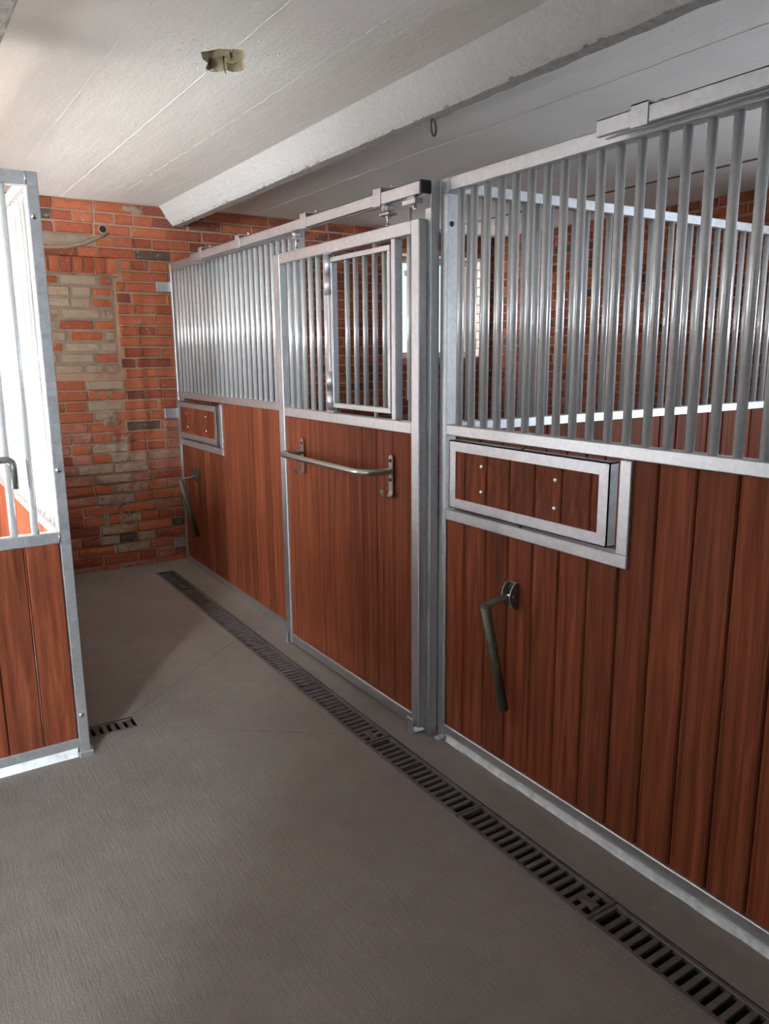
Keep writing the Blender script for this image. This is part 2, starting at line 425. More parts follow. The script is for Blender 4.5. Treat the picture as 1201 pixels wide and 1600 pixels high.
# ceiling slab with a broken-out hole
import bmesh
HOLE = [(-0.757,0.515),(-0.735,0.490),(-0.715,0.455),(-0.690,0.448),(-0.668,0.430),(-0.640,0.428),(-0.612,0.470),(-0.600,0.520),(-0.570,0.560),(-0.562,0.610),(-0.590,0.640),(-0.615,0.632),(-0.640,0.668),(-0.668,0.682),(-0.690,0.650),(-0.700,0.600),(-0.728,0.575)]
bm = bmesh.new()
outer = [bm.verts.new((x, y, ZC)) for x, y in ((XL2-0.05, YB-0.05), (XR+0.05, YB-0.05), (XR+0.05, YE+1.2), (XL-0.05, YE+1.2), (XL-0.05, 0.65), (XL2-0.05, 0.65))]  # runs past the end wall: added overhang keeps sun off the end window
inner = [bm.verts.new((x, y, ZC)) for x, y in HOLE]
ed = [bm.edges.new((L[i], L[(i+1) % len(L)])) for L in (outer, inner) for i in range(len(L))]
bmesh.ops.triangle_fill(bm, use_beauty=True, use_dissolve=False, edges=ed)
top = [bm.verts.new((v.co.x*0.92-0.66*0.0+(-0.655)*0.08, v.co.y*0.92+0.55*0.08, ZC+0.020+random.uniform(0, 0.02))) for v in inner]
n = len(inner); apex = bm.verts.new((-0.645, 0.535, ZC+0.030))
top2 = [bm.verts.new((-0.655+(v.co.x+0.655)*random.uniform(0.35, 0.7), 0.55+(v.co.y-0.55)*random.uniform(0.35, 0.7), ZC+random.uniform(0.012, 0.06))) for v in inner]
for i in range(n):
    f = bm.faces.new((inner[i], inner[(i+1) % n], top[(i+1) % n], top[i])); f.material_index = 1
    f = bm.faces.new((top[i], top[(i+1) % n], top2[(i+1) % n], top2[i])); f.material_index = 1
    f = bm.faces.new((top2[i], top2[(i+1) % n], apex)); f.material_index = 1
up = [bm.verts.new((v.co.x, v.co.y, ZC+0.2)) for v in outer]
bm.faces.new(up)
for i in range(6): bm.faces.new((outer[i], outer[(i+1) % 6], up[(i+1) % 6], up[i]))
bmesh.ops.recalc_face_normals(bm, faces=bm.faces)
me = bpy.data.meshes.new('ceiling'); bm.to_mesh(me); bm.free(); me.materials.append(CEIL); me.materials.append(HOLLOW)
ceiling = struct(obj('ceiling', me, None))
# wire stub hanging out of the hole
m = MB(); m.tube([(-0.640, 0.60, ZC+0.05), (-0.638, 0.605, ZC-0.005), (-0.634, 0.60, ZC-0.022)], 0.0022, 6); abs_obj('wire_stub', m, RUST, ceiling)
# crumbs of flaked wash round the hole
m = MB()
for i in range(60):
    a = random.uniform(0, 6.28); r = random.uniform(0.10, 0.24); x = -0.655+r*math.cos(a)*0.9; y = 0.545+r*math.sin(a)*1.0
    s = random.uniform(0.002, 0.006); m.box(x-s, x+s*0.7, y-s*0.6, y+s, ZC-0.001-s*0.15, ZC+0.001, 0.0006, 0.0006)
o = abs_obj('flaked_plaster', m, CEIL, ceiling); o['kind'] = 'stuff'
# ridges left by the shuttering boards
def ridge(x, y0, y1, w, h, wob=0.002, step=0.09):
    m = MB(); n = int((y1-y0)/step)+1; vs = []; fs = []
    for i in range(n+1):
        y = y0 + (y1-y0)*i/n; c = x + random.uniform(-wob, wob); ww = w*random.uniform(0.5, 1.2); hh = h*random.uniform(0.5, 1.2)
        vs += [(c-ww, y, ZC+0.002), (c-ww*0.3, y, ZC-hh), (c+ww*0.3, y, ZC-hh), (c+ww, y, ZC+0.002)]
    for i in range(n):
        for k in range(3): a = i*4+k; fs.append((a, a+1, a+5, a+4))
    m.add(vs, fs); abs_obj('shuttering_ridge', m, CEIL, ceiling)
ridge(-0.672, YB, 0.40, 0.0018, 0.0022); ridge(-0.672, 0.69, YE, 0.0018, 0.0022); ridge(-1.015, YB, YE, 0.002, 0.0014)
yy = YB
while yy < YE-0.3:
    ll = random.uniform(0.05, 0.30); ridge(-0.36, yy, yy+ll, 0.0022, 0.0010, 0.004, 0.025); yy += ll+random.uniform(0.01, 0.12)
ridge(0.67, YB, YE, 0.004, 0.003, 0.006); ridge(1.20, YB, YE, 0.003, 0.003)
m = MB()
m.box(2.285, 2.32, YB, YE, ZC-0.002, ZC+0.002); abs_obj('board_gap', m, JOINT, ceiling)

def rough_beam(x_tl, x_bl, x_br, x_tr, zb, y0, y1, mat, amp=0.004):
    """drop beam along y; ragged lower arrises"""
    m = MB(); n = 150; vs = []; fs = []
    for i in range(n+1):
        y = y0 + (y1-y0)*i/n
        a = random.uniform(-amp, amp); c = random.uniform(-amp, amp*1.6)
        vs += [(x_tl, y, ZC+0.01), (x_tl*0.45+x_bl*0.55 + a*0.3, y, ZC*0.45+zb*0.55), (x_bl-0.012+a*0.4, y, zb+0.016+abs(a)), (x_bl+0.006+a, y, zb+abs(a)*0.6),
               (x_br-0.006+c, y, zb+random.uniform(0, 0.002)), (x_br+0.004, y, zb+0.012+abs(c)), (x_tr, y, ZC+0.01)]
    k = 7
    for i in range(n):
        for j in range(k-1): a = i*k+j; fs.append((a, a+1, a+k+1, a+k))
    m.add(vs, fs)
    o = abs_obj('ceiling_beam', m, mat, ceiling)
    o.data.materials.append(BEAMUND)      # the underside takes a darker grey
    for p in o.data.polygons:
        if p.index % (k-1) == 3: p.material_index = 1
    return o
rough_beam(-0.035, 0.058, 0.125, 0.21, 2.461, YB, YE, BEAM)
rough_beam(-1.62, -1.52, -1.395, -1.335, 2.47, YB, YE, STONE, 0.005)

# iron ring under the beam
ring = thing('iron_ring', 'small iron ring hanging from the underside of the whitewashed ceiling beam', 'ring', (0.115, 0.36, 2.455))
m = MB(); pts = [(0.115+0.034*math.sin(t)*0.8, 0.36+0.034*math.sin(t)*0.6, 2.436-0.030*math.cos(t)) for t in [2*math.pi*i/20 for i in range(21)]]
m.tube(pts, 0.0042, 8, False); abs_obj('ring', m, RUST, ring)
m = MB(); m.tube([(0.115, 0.36, 2.475), (0.115, 0.36, 2.462)], 0.006, 8); abs_obj('eye_bolt', m, RUST, ring)

# ------------------------------------------------------------------ brick walls
BM = []
for k in range(6):
    m = MB(); m.box(-0.5, 0.5, -0.012, 0.05, -0.5, 0.5, 0.0); BM.append(m)
def brick_mesh():
    """unit brick face (x 1 m, z 1 m, scaled to size), softly rounded, uneven"""
    m = MB(); e = 0.06; j = 0.022
    def rr(v): return v + random.uniform(-j, j)
    ring0 = [(-0.5, 0.05, -0.5), (0.5, 0.05, -0.5), (0.5, 0.05, 0.5), (-0.5, 0.05, 0.5)]
    ex = 0.03; ez = 0.09
    ring1 = [(rr(-0.5)*1.0, 0.004, rr(-0.5)), (rr(0.5), 0.004, rr(-0.5)), (rr(0.5), 0.004, rr(0.5)), (rr(-0.5), 0.004, rr(0.5))]
    ring2 = [(x*(1-2*ex), -0.010 + random.uniform(-0.0025, 0.0025), z*(1-2*ez)) for x, y, z in ring1]
    mid = [((ring2[i][0]+ring2[(i+1) % 4][0])/2 + random.uniform(-0.01, 0.01), -0.011+random.uniform(-0.002, 0.002), (ring2[i][2]+ring2[(i+1) % 4][2])/2*random.uniform(0.95, 1.02)) for i in range(4)]
    vs = ring0 + ring1 + ring2 + mid + [(0, -0.012, 0)]
    fs = []
    for i in range(4):
        k = (i+1) % 4
        fs += [(i, k, 4+k, 4+i), (4+i, 4+k, 12+i), (4+i, 12+i, 8+i), (4+k, 8+k, 12+i), (8+i, 12+i, 16), (12+i, 8+k, 16)]
    m.add(vs, fs); return m
BRK = [brick_mesh().mesh('brick') for _ in range(10)]
for b in BRK: b.materials.append(BRICK)
CP = 0.0735
def lay_wall(x0, x1, z0, z1, skip):
    """list of (cx, cz, w, h, kind) in the wall's own plane"""
    out = []; k = 0; z = z0
    while z + CP*0.6 < z1:
        h = CP-0.0095; off = random.uniform(-0.02, 0.02)
        x = x0 - (0.065 if k % 2 else 0.19) + off
        while x < x1:
            head = (k % 2 == 1) if random.random() < 0.82 else (k % 2 == 0)
            w = (0.121 if head else 0.243)*random.uniform(0.96, 1.03); g = random.uniform(0.007, 0.014)
            a, b = max(x, x0), min(x+w, x1)
            if b-a > 0.035:
                for (p, q, r, t) in skip:      # cut by the openings
                    if z+h > r+0.01 and z < t-0.01 and b > p and a < q:
                        if a < p and p-a > 0.04: b = p
                        elif b > q and b-q > 0.04: a = q
                        else: a = b
                if b-a > 0.035: out.append(((a+b)/2, z+h/2+random.uniform(-0.002, 0.002), b-a, h*random.uniform(0.95, 1.02)))
            x += w+g
        z += CP; k += 1
    return out

WIN = (2.0, 2.95, 1.53, 2.40)
we = MB(); T = 0.33
for a in ((XL-0.3, WIN[0], -0.05, ZC+0.02), (WIN[1], XR+0.3, -0.05, ZC+0.02), (WIN[0], WIN[1], -0.05, WIN[2]), (WIN[0], WIN[1], WIN[3], ZC+0.02)):
    we.box(a[0], a[1], YE, YE+T, a[2], a[3])
wall_end = struct(obj('wall_end', we, MORTAR))
INF = (-1.30, -0.362, 1.445, 2.118)      # bricked-up opening
SOL = (-1.30, -0.315, 2.112, 2.232)      # soldier course over it
ARC = (-1.30, -0.40, 2.262, 2.430)        # old hollow with loose mortar above
lst = lay_wall(-1.30, XR, 0.020, ZC+0.03, [WIN, (INF[0]-1, INF[1], INF[2], INF[3]), (SOL[0]-1, SOL[1], SOL[2], SOL[3]), (ARC[0]-1, -0.47, ARC[2]+0.045, ARC[2]+0.10)])
allb = []
lst += lay_wall(XL, -1.31, 0.020, ZC+0.03, [])
for (cx, cz, w, h) in lst:
    mt = BRICK; q = random.random()
    if -0.57 < cx < -0.28 and 0.10 < cz < 1.44:
        mt = BRICKS if q < 0.36 else (BRICKC if q < 0.48 else (BRICKD if q > 0.93 else BRICK))
    elif cz < 1.2 and q < 0.04: mt = BRICKS
    elif cz < 1.1 and q < 0.46: mt = BRICKB
    elif q > 0.965: mt = BRICKD
    elif q > 0.955 and cx < 0.2 and cz < 1.5: mt = BRICKC
    allb.append((cx, YE - random.uniform(-0.002, 0.004), cz, w, h, mt))
# the infill: wide cement joints, cream and red bricks mixed
z = INF[2]+0.010; k = 0
while z+0.05 < INF[3]-0.01:
    x = INF[0] + random.uniform(-0.1, 0)
    while x < INF[1]-0.09:
        w = random.choice((0.115, 0.225, 0.235, 0.21)); w = min(w, INF[1]-0.03-x)
        if w > 0.05:
            q = random.random(); mt = BRICKC if q < 0.42 else (BRICK if q < 0.82 else BRICKD if q < 0.87 else BRICKS)
            allb.append((x+w/2, YE+random.uniform(0.0, 0.006), z+0.030, w, 0.061*random.uniform(0.9, 1.05), mt))
        x += w + random.uniform(0.012, 0.030)
    z += 0.0735; k += 1
x = SOL[0]
while x < SOL[1]-0.04:     # bricks on end
    w = 0.0735
    if x > -1.3: allb.append((x+w/2, YE-random.uniform(0, 0.004), (SOL[2]+SOL[3])/2, w-0.012, SOL[3]-SOL[2]-0.008, BRICK))
    x += w
for i in range(11):        # stubs of the old arch
    x = -1.27+i*0.072
    if i % 2 == 0 or i > 5: allb.append((x, YE+0.004, 2.248+0.0, 0.058, 0.030, BRICKC if i % 4 == 0 else BRICK))
def near_key(b):
    x, y, z = b[0], b[1], b[2]
    vis = 0 if -0.86 < x < 0.02 else (1 if x >= 0.02 else 2)
    return (vis, x)
allb.sort(key=near_key)
STUFF = MB(); stuff_by = {}
for i, (cx, cy, cz, w, h, mt) in enumerate(allb):
    bmsh = random.choice(BRK)
    if i < 300:
        obj('brick', bmsh, mt, wall_end, (cx, cy, cz), scale=(w, 1, h))
    else:
        s = stuff_by.setdefault(mt.name, (mt, MB()))[1]
        s.add([(v.co.x*w+cx, v.co.y+cy, v.co.z*h+cz) for v in bmsh.vertices], [tuple(p.vertices) for p in bmsh.polygons])
def mat_brick_mass():
    m, nt, b = newmat('red_brick_mass'); w = wpos(nt)
    mp = mapping(nt, w, (6, 6, 13.6)); vo = N(nt, 'ShaderNodeTexVoronoi'); vo.inputs['Scale'].default_value = 1.0; nt.links.new(mp.outputs[0], vo.inputs['Vector'])
    bw = N(nt, 'ShaderNodeRGBToBW'); nt.links.new(vo.outputs['Color'], bw.inputs[0])
    cr = ramp(nt, [(0.1, (0.17, 0.06, 0.04)), (0.35, (0.28, 0.072, 0.038)), (0.7, (0.37, 0.105, 0.048))]); nt.links.new(bw.outputs[0], cr.inputs[0])
    n1 = noise(nt, w, 40, 6, 0.65); vr = ramp(nt, [(0.3, (0.65, 0.63, 0.62)), (0.7, (1.15, 1.15, 1.12))]); nt.links.new(n1.outputs['Fac'], vr.inputs[0])
    c = mix(nt, 1.0, cr.outputs[0], vr.outputs[0], 'MULTIPLY'); nt.links.new(c.outputs[0], b.inputs['Base Color'])
    b.inputs['Roughness'].default_value = 0.9; bump(nt, n1.outputs['Fac'], 0.5, 0.006, b); return m
BMASS = mat_brick_mass()
for nm, (mt, s) in stuff_by.items():
    o = abs_obj('brick_courses', s, BMASS if mt == BRICK else mt, wall_end); o['kind'] = 'stuff'
# cement bedding of the infill and the broken mortar patches, proud and lumpy
def lumpy(name, x0, x1, z0, z1, d, mat, nx, nz, edge=0.02, par=None):
    m = MB(); vs = []; fs = []
    for j in range(nz+1):
        for i in range(nx+1):
            t = i/nx; s = j/nz; bd = (i in (0, nx)) or (j in (0, nz))
            vs.append((x0+(x1-x0)*t + random.uniform(-1, 1)*(edge if bd else 0.006), YE + (0.004 if bd else -d*random.uniform(0.3, 1.1)), z0+(z1-z0)*s + random.uniform(-1, 1)*(edge*0.5 if bd else 0.004)))
    for j in range(nz):
        for i in range(nx): a = j*(nx+1)+i; fs.append((a, a+1, a+nx+2, a+nx+1))
    m.add(vs, fs, True); abs_obj(name, m, mat, wall_end)
lumpy('cement_bedding', INF[0], INF[1]+0.004, INF[2], INF[3]-0.006, 0.0045, CEMENT, 26, 22, 0.004)
lumpy('mortar_band', -1.30, -0.33, 2.085, 2.114, 0.012, CEMENT, 30, 3, 0.010)
for (a, b, c, e) in ((-0.57, -0.34, 1.275, 1.345), (-0.53, -0.40, 1.06, 1.20), (-0.57, -0.31, 0.955, 1.045), (-0.50, -0.34, 0.82, 0.885), (-0.60, -0.42, 0.665, 0.745), (-0.52, -0.43, 0.50, 0.575), (-0.58, -0.52, 0.27, 0.62), (-0.42, -0.37, 0.30, 0.60)):
    lumpy('mortar_patch', a, b, c, e, 0.016, CEMENT, 9, 4, 0.016)
# old hollow: a curved mortar lip ending at a hole, its shade drawn as a dark disc
m = MB(); pts = [(-1.30, YE-0.004, 2.262), (-1.0, YE-0.006, 2.262), (-0.80, YE-0.006, 2.270), (-0.66, YE-0.008, 2.280), (-0.56, YE-0.010, 2.305), (-0.47, YE-0.012, 2.345), (-0.385, YE-0.010, 2.385)]
m.tube(pts, [0.014, 0.013, 0.014, 0.015, 0.014, 0.013, 0.010], 8); abs_obj('mortar_lip', m, CEMENT, wall_end)
lumpy('mortar_patch', -1.30, -0.50, 2.296, 2.372, 0.012, CEMENT, 24, 5, 0.012)
m = MB(); m.tube([(-0.425, YE-0.016, 2.405), (-0.425, YE+0.03, 2.405)], [0.030, 0.036], 14); abs_obj('mortar_collar', m, CEMENT, wall_end)
m = MB(); m.dome((-0.423, YE-0.0162, 2.406), (0, -1, 0), 0.022, 0.001, 12, 2); abs_obj('hole_shade_disc', m, CHAN, wall_end)  # black disc standing in for the shade inside the hole
lumpy('mortar_patch', -0.30, -0.13, 2.515, 2.585, 0.02, CEMENT, 8, 4, 0.02)

# end window: reveal, frame, panes
w1 = struct(obj('window_1', B(WIN[0], WIN[1], YE+0.20, YE+0.25, WIN[2], WIN[2]+0.05), FRAMEW))
for (a, b, c, e) in ((WIN[0], WIN[1], WIN[3]-0.05, WIN[3]), (WIN[0], WIN[0]+0.05, WIN[2]+0.05, WIN[3]-0.05), (WIN[1]-0.05, WIN[1], WIN[2]+0.05, WIN[3]-0.05), (2.455, 2.495, WIN[2]+0.05, WIN[3]-0.05)):
    abs_obj('window_frame', B(a, b, YE+0.20, YE+0.25, c, e), FRAMEW, w1)
for (a, b) in ((WIN[0]+0.05, 2.455), (2.495, WIN[1]-0.05)):
    abs_obj('pane', B(a, b, YE+0.223, YE+0.227, WIN[2]+0.05, WIN[3]-0.05, 0), GLASS, w1)
for k in range(11):     # whitewashed bricks of the far reveal
    z = WIN[2]+0.008+k*0.0785
    for (ya, yb) in (((0.01, 0.12), (0.13, 0.198)) if k % 2 else ((0.01, 0.065), (0.075, 0.198))):
        abs_obj('reveal_brick', B(WIN[1]-0.010, WIN[1]+0.02, YE+ya, YE+yb, z, z+0.068, 0.004), BRICKW, wall_end)

# right-hand wall with its window, brick by brick where it shows through the bars
WR = (-2.05, -0.95, 1.15, 2.05)
wr = MB()
for a in ((YB-0.3, WR[0], -0.05, ZC+0.02), (WR[1], YE, -0.05, ZC+0.02), (WR[0], WR[1], -0.05, WR[2]), (WR[0], WR[1], WR[3], ZC+0.02)):
    wr.box(XR, XR+T, a[0], a[1], a[2], a[3])
wall_right = struct(obj('wall_right', wr, MORTAR))
lst = lay_wall(-2.9, YE-0.02, 0.02, ZC-0.01, [WR])
lst.sort(key=lambda b: (0 if (b[0] > 0.2 and b[1] > 1.0) else 1, -b[1]))
sm = MB()
for i, (cy, cz, w, h) in enumerate(lst):
    bmsh = random.choice(BRK); mt = BRICKD if random.random() > 0.95 else BRICK
    if i < 300:
        obj('brick', bmsh, mt, wall_right, (XR, cy, cz), scale=(w, 1, h), rot=(0, 0, -math.pi/2))
    else:
        sm.add([(XR+v.co.y, cy-v.co.x*w, cz+v.co.z*h) for v in bmsh.vertices], [tuple(p.vertices) for p in bmsh.polygons])
o = abs_obj('brick_courses', sm, BMASS, wall_right); o['kind'] = 'stuff'
w2 = struct(obj('window_2', B(XR+0.20, XR+0.25, WR[0], WR[1], WR[2], WR[2]+0.05), FRAMEW))
for (a, b, c, e) in ((WR[0], WR[1], WR[3]-0.05, WR[3]), (WR[0], WR[0]+0.05, WR[2]+0.05, WR[3]-0.05), (WR[1]-0.05, WR[1], WR[2]+0.05, WR[3]-0.05), (-1.52, -1.48, WR[2]+0.05, WR[3]-0.05)):
    abs_obj('window_frame', B(XR+0.20, XR+0.25, a, b, c, e), FRAMEW, w2)
for (a, b) in ((WR[0]+0.05, -1.52), (-1.48, WR[1]-0.05)):
    abs_obj('pane', B(XR+0.223, XR+0.227, a, b, WR[2]+0.05, WR[3]-0.05, 0), GLASS, w2)

# left outer wall: stall window and open doorway; back wall
WLF = (1.82, 3.30, 0.87, 1.97); DRL = (-6.15, -5.35, 1.20, 2.40)
wl = MB()
for a in ((0.50, WLF[0], -0.05, ZC+0.02), (WLF[0], WLF[1], -0.05, WLF[2]), (WLF[0], WLF[1], WLF[3], ZC+0.02), (WLF[1], YE+0.3, -0.05, ZC+0.02)):
    wl.box(XL-0.30, XL, a[0], a[1], a[2], a[3])
ww = MB(); ww.box(XL2-0.3, XL-0.3, 0.50, 0.80, -0.05, ZC+0.02); ww.box(XL2-0.3, XL2, YB-0.3, 0.50, -0.05, ZC+0.02)
struct(obj('wall_wing', ww, RENDER))
struct(obj('wall_left', wl, RENDER))
wb = MB()
for a in ((DRL[0], DRL[1], -0.05, DRL[2]), (XL2-0.3, DRL[0], -0.05, ZC+0.02), (DRL[0], DRL[1], DRL[3], ZC+0.02), (DRL[1], XR+0.3, -0.05, ZC+0.02)):
    wb.box(a[0], a[1], YB-0.3, YB, a[2], a[3])
struct(obj('wall_back', wb, RENDER))
struct(obj('wall_light_block', B(-3.12, -2.90, YB, -2.34, -0.05, ZC+0.02, 0), RENDER))  # unseen wall added to keep the passage daylight off the near floor
w3 = struct(obj('window_3', B(XL-0.25, XL-0.20, WLF[0], WLF[1], WLF[2], WLF[2]+0.05), FRAMEW))
for (a, b, c, e) in ((WLF[0], WLF[1], WLF[3]-0.05, WLF[3]), (WLF[0], WLF[0]+0.05, WLF[2]+0.05, WLF[3]-0.05), (WLF[1]-0.05, WLF[1], WLF[2]+0.05, WLF[3]-0.05)):
    abs_obj('window_frame', B(XL-0.25, XL-0.20, a, b, c, e), FRAMEW, w3)

abs_obj('pane', B(XL-0.227, XL-0.223, WLF[0]+0.05, WLF[1]-0.05, WLF[2]+0.05, WLF[3]-0.05, 0), GLASS, w3)

# ------------------------------------------------------------------ stall fronts
def rails_y(root, y0, y1, zs, x0=0.0, x1=0.045):
    for nm, a, b in zs: abs_obj(nm, B(x0, x1, y0, y1, a, b, 0.003), GALV, root)
def board_run_y(root, edges, z0, z1, x, hole=None):
    for a, b in zip(edges[:-1], edges[1:]):
        if b-a < 0.008: continue
        top = z1
        if hole and hole[0] < (a+b)/2 < hole[1]: top = 0.962      # boards stop under the hatch opening
        obj('board', BOARDY, WOOD, root, (x, (a+b)/2, z0), scale=(1, (b-a)/0.1235, top-z0))
def mitred_frame(root, y0, y1, z0, z1, w, x0, x1, name, mat):
    """four mitred bars of a rectangular frame facing -x"""
    o = [(y0, z0), (y1, z0), (y1, z1), (y0, z1)]; i = [(y0+w, z0+w), (y1-w, z0+w), (y1-w, z1-w), (y0+w, z1-w)]
    out = []
    for k in range(4):
        j = (k+1) % 4; g = 0.0006
        m = MB(); m.prism([o[k], o[j], i[j], i[k]], 0, x0, x1)
        out.append(abs_obj(name, m, mat, root))
    return out
def feed_hatch(root, yhi, ylo, swing):
    """fixed angle frame and the boarded flap that turns on a pin in the middle"""
    z0, z1 = 0.937, 1.266
    abs_obj('hatch_frame', B(-0.002, 0.040, ylo, yhi, z0, z0+0.042, 0.003), GALV, root)
    abs_obj('hatch_frame', B(-0.002, 0.040, ylo, ylo+0.044, z0+0.043, z1, 0.003), GALV, root)
    fy0, fy1 = ylo+0.078, yhi-0.022; c = (fy0+fy1)/2; L = fy1-fy0
    pz0, pz1 = 0.990, 1.252
    # flap built round its own middle, then turned
    fl = MB(); w = 0.040; x0, x1 = -0.004, 0.016; hz = (pz1-pz0)/2; hy = L/2
    oc = [(-hy, -hz), (hy, -hz), (hy, hz), (-hy, hz)]; ic = [(-hy+w, -hz+w), (hy-w, -hz+w), (hy-w, hz-w), (-hy+w, hz-w)]
    for k in range(4):
        j = (k+1) % 4; fl.prism([oc[k], oc[j], ic[j], ic[k]], 0, x0, x0+0.004)
    for (a, b, e, f) in ((-hy, hy, -hz, -hz+0.004), (-hy, hy, hz-0.004, hz), (-hy, -hy+0.004, -hz, hz), (hy-0.004, hy, -hz, hz)):
        fl.box(x0, x1+0.018, a, b, e, f)
    flap = obj('feed_hatch', fl, GALV, root, (0.0, c, (pz0+pz1)/2), rot=(0, 0, swing))
    ca, sa = math.cos(swing), math.sin(swing)
    def kid(nm, mesh, mat, lx, ly, lz, sc=None):
        o = bpy.data.objects.new(nm, mesh if not isinstance(mesh, MB) else mesh.mesh(nm)); COL.objects.link(o)
        if not o.data.materials: o.data.materials.append(mat)
        o.parent = flap; o.location = (lx, ly, lz)
        if sc: o.scale = sc
        return o
    g = 0.1235; y = -hy+0.004; k = 0; e = [y]
    y = -hy + 0.075
    while y < hy-0.02: e.append(y); y += g
    e.append(hy-0.004)
    for a, b in zip(e[:-1], e[1:]):
        kid('board', BOARDY, WOOD, x0+0.005, (a+b)/2, -hz+0.005, (0.8, (b-a)/0.1235, 2*hz-0.010))
    for by in (-0.165, 0.205):
        for bz in (-0.047, 0.047): kid('bolt', BOLTX, ZINC, x0+0.005, by, bz)
    for z in (pz0-0.008, pz1+0.006):
        m = MB(); m.tube([(0.01, c, z-0.012), (0.01, c, z+0.012)], 0.006, 8); abs_obj('pivot_pin', m, RUST, root)

FR_Z = [('top_rail', 2.150, 2.198), ('middle_rail', 1.268, 1.309), ('bottom_rail', 0.022, 0.062)]
# --- right-hand front, nearest the camera
PY = 0.116                       # camera-side face of the corner post
rf = thing('stall_front_panel', 'large barred stall front with red-brown boards and mitred feed hatch at the right', 'stall panel', (0.02, -1.5, 0))
YN = -3.70
abs_obj('corner_post', B(0.0, 0.050, PY, PY+0.044, 0.0, 2.146, 0.003), GALV, rf)
abs_obj('post_cap', B(0.0, 0.050, PY, PY+0.044, 2.148, 2.198, 0.003), GALV, rf)
abs_obj('end_post', B(0.0, 0.050, YN-0.044, YN, 0.0, 2.198, 0.003), GALV, rf)
rails_y(rf, YN, PY, FR_Z)
def low_strip(root, a, b, c, d, h, along):
    m = MB(); n = 60; vs = []; fs = []
    for i in range(n+1):
        t = a+(b-a)*i/n; w = random.uniform(-0.003, 0.002)      # pale strip, ragged where it meets the floor
        pr = [(c-0.004+w, 0.0), (c, h*0.4), (c+0.002, h), (d, h), (d, 0.0)]
        vs += [((p, t, z) if along == 'y' else (t, p, z)) for p, z in pr]
    for i in range(n):
        for k in range(4): q = i*5+k; fs.append((q, q+1, q+6, q+5))
    m.add(vs, fs); abs_obj('base_strip', m, STRIPW, root)
low_strip(rf, YN, PY-0.03, -0.010, 0.044, 0.0215, 'y')
m = MB(); m.box(-0.035, 0.062, PY-0.016, PY+0.02, 0.0, 0.005, 0.001); m.box(-0.004, 0.0, PY-0.004, PY+0.012, 0.005, 0.03, 0.001); abs_obj('foot_plate', m, GALV, rf)
obj('bolt', BOLTY, RUST, rf, (0.020, PY, 2.04))
y = 0.067
while y > YN+0.03:
    obj('bar', BARM, TUBE, rf, (0.024, y, 1.307), scale=(1, 1, 2.151-1.307)); y -= 0.0718
ed = [0.010-0.1235*k for k in range(31)][::-1] + [PY+0.002]
ed = [e for e in ed if e > YN+0.01]; ed = [YN] + ed
board_run_y(rf, ed, 0.058, 1.272, 0.010, (-0.732, PY))
feed_hatch(rf, 0.112, -0.770, 0.0)

# --- far front between door and brick wall
lf = thing('stall_front_panel', 'barred stall front with closed feed hatch bolted to the brick end wall', 'stall panel', (0.02, 2.35, fz(2.35)))
LY0, LY1 = 1.335, 3.318
abs_obj('jamb_post', B(0.0, 0.050, LY0, LY0+0.044, fz(LY0), 2.205, 0.003), GALV, lf)
abs_obj('wall_post', B(0.0, 0.045, LY1-0.040, LY1, fz(LY1), 2.205, 0.003), GALV, lf)
rails_y(lf, LY0+0.044, LY1-0.040, [('top_rail', 2.152, 2.205), ('middle_rail', 1.275, 1.318)])
m = MB(); a, b = LY0+0.044, LY1-0.040      # bottom rail follows the rising floor
m.add([(x, yy, fz(yy)+dz) for dz in (0.002, 0.040) for yy in (a, b) for x in (0.0, 0.045)], [(0,2,3,1),(4,5,7,6),(0,1,5,4),(2,6,7,3),(0,4,6,2),(1,3,7,5)])
abs_obj('bottom_rail', m, GALV, lf)
y = LY1-0.075
while y > LY0+0.06:
    obj('bar', BARM, TUBE, lf, (0.024, y, 1.316), scale=(1, 1, 2.154-1.316)); y -= 0.0718
ed = [LY0+0.042] + [2.472+0.1235*k for k in range(-8, 8) if 2.472+0.1235*k < LY1-0.06] + [LY1-0.038]
board_run_y(lf, ed, 0.070, 1.280, 0.010, (2.470, LY1))
feed_hatch(lf, LY1-0.010, 2.450, math.radians(0.0))
for z in (2.047, 1.160, 0.190):
    m = MB(); m.box(-0.088, 0.0, YE-0.030, YE-0.024, z-0.034, z+0.034, 0.001); m.box(-0.004, 0.0, LY1-0.035, YE-0.024, z-0.034, z+0.034, 0.001)
    m.tube([(-0.06, YE-0.029, z), (-0.06, YE-0.034, z)], 0.009, 6); m.box(-0.088, -0.03, YE-0.0245, YE, z-0.030, z+0.030)
    abs_obj('wall_bracket', m, GALV, lf)

# --- partition between the two right-hand stalls
RY = 0.118
pt = thing('stall_partition', 'barred partition with red-brown boards seen through the right stall front', 'stall panel', (1.5, RY+0.02, 0))
for nm, a, b in (('top_rail', 2.149, 2.190), ('middle_rail', 1.274, 1.314), ('bottom_rail', 0.03, 0.07)):
    abs_obj(nm, B(0.052, XR-0.02, RY, RY+0.04, a, b, 0.003), GALV, pt)
abs_obj('wall_post', B(XR-0.06, XR-0.015, RY, RY+0.04, 0.0, 2.190, 0.003), GALV, pt)
x = 0.125
while x < XR-0.08:
    obj('bar', BARM, TUBE, pt, (x, RY+0.02, 1.312), scale=(1, 1, 2.151-1.312)); x += 0.0691
k = 0
while 0.055+0.1235*(k+1) < XR-0.06:
    obj('board', BOARDX, WOOD, pt, (0.055+0.1235*(k+0.5), RY+0.006, 0.065), scale=(1, 1, 1.278-0.065)); k += 1

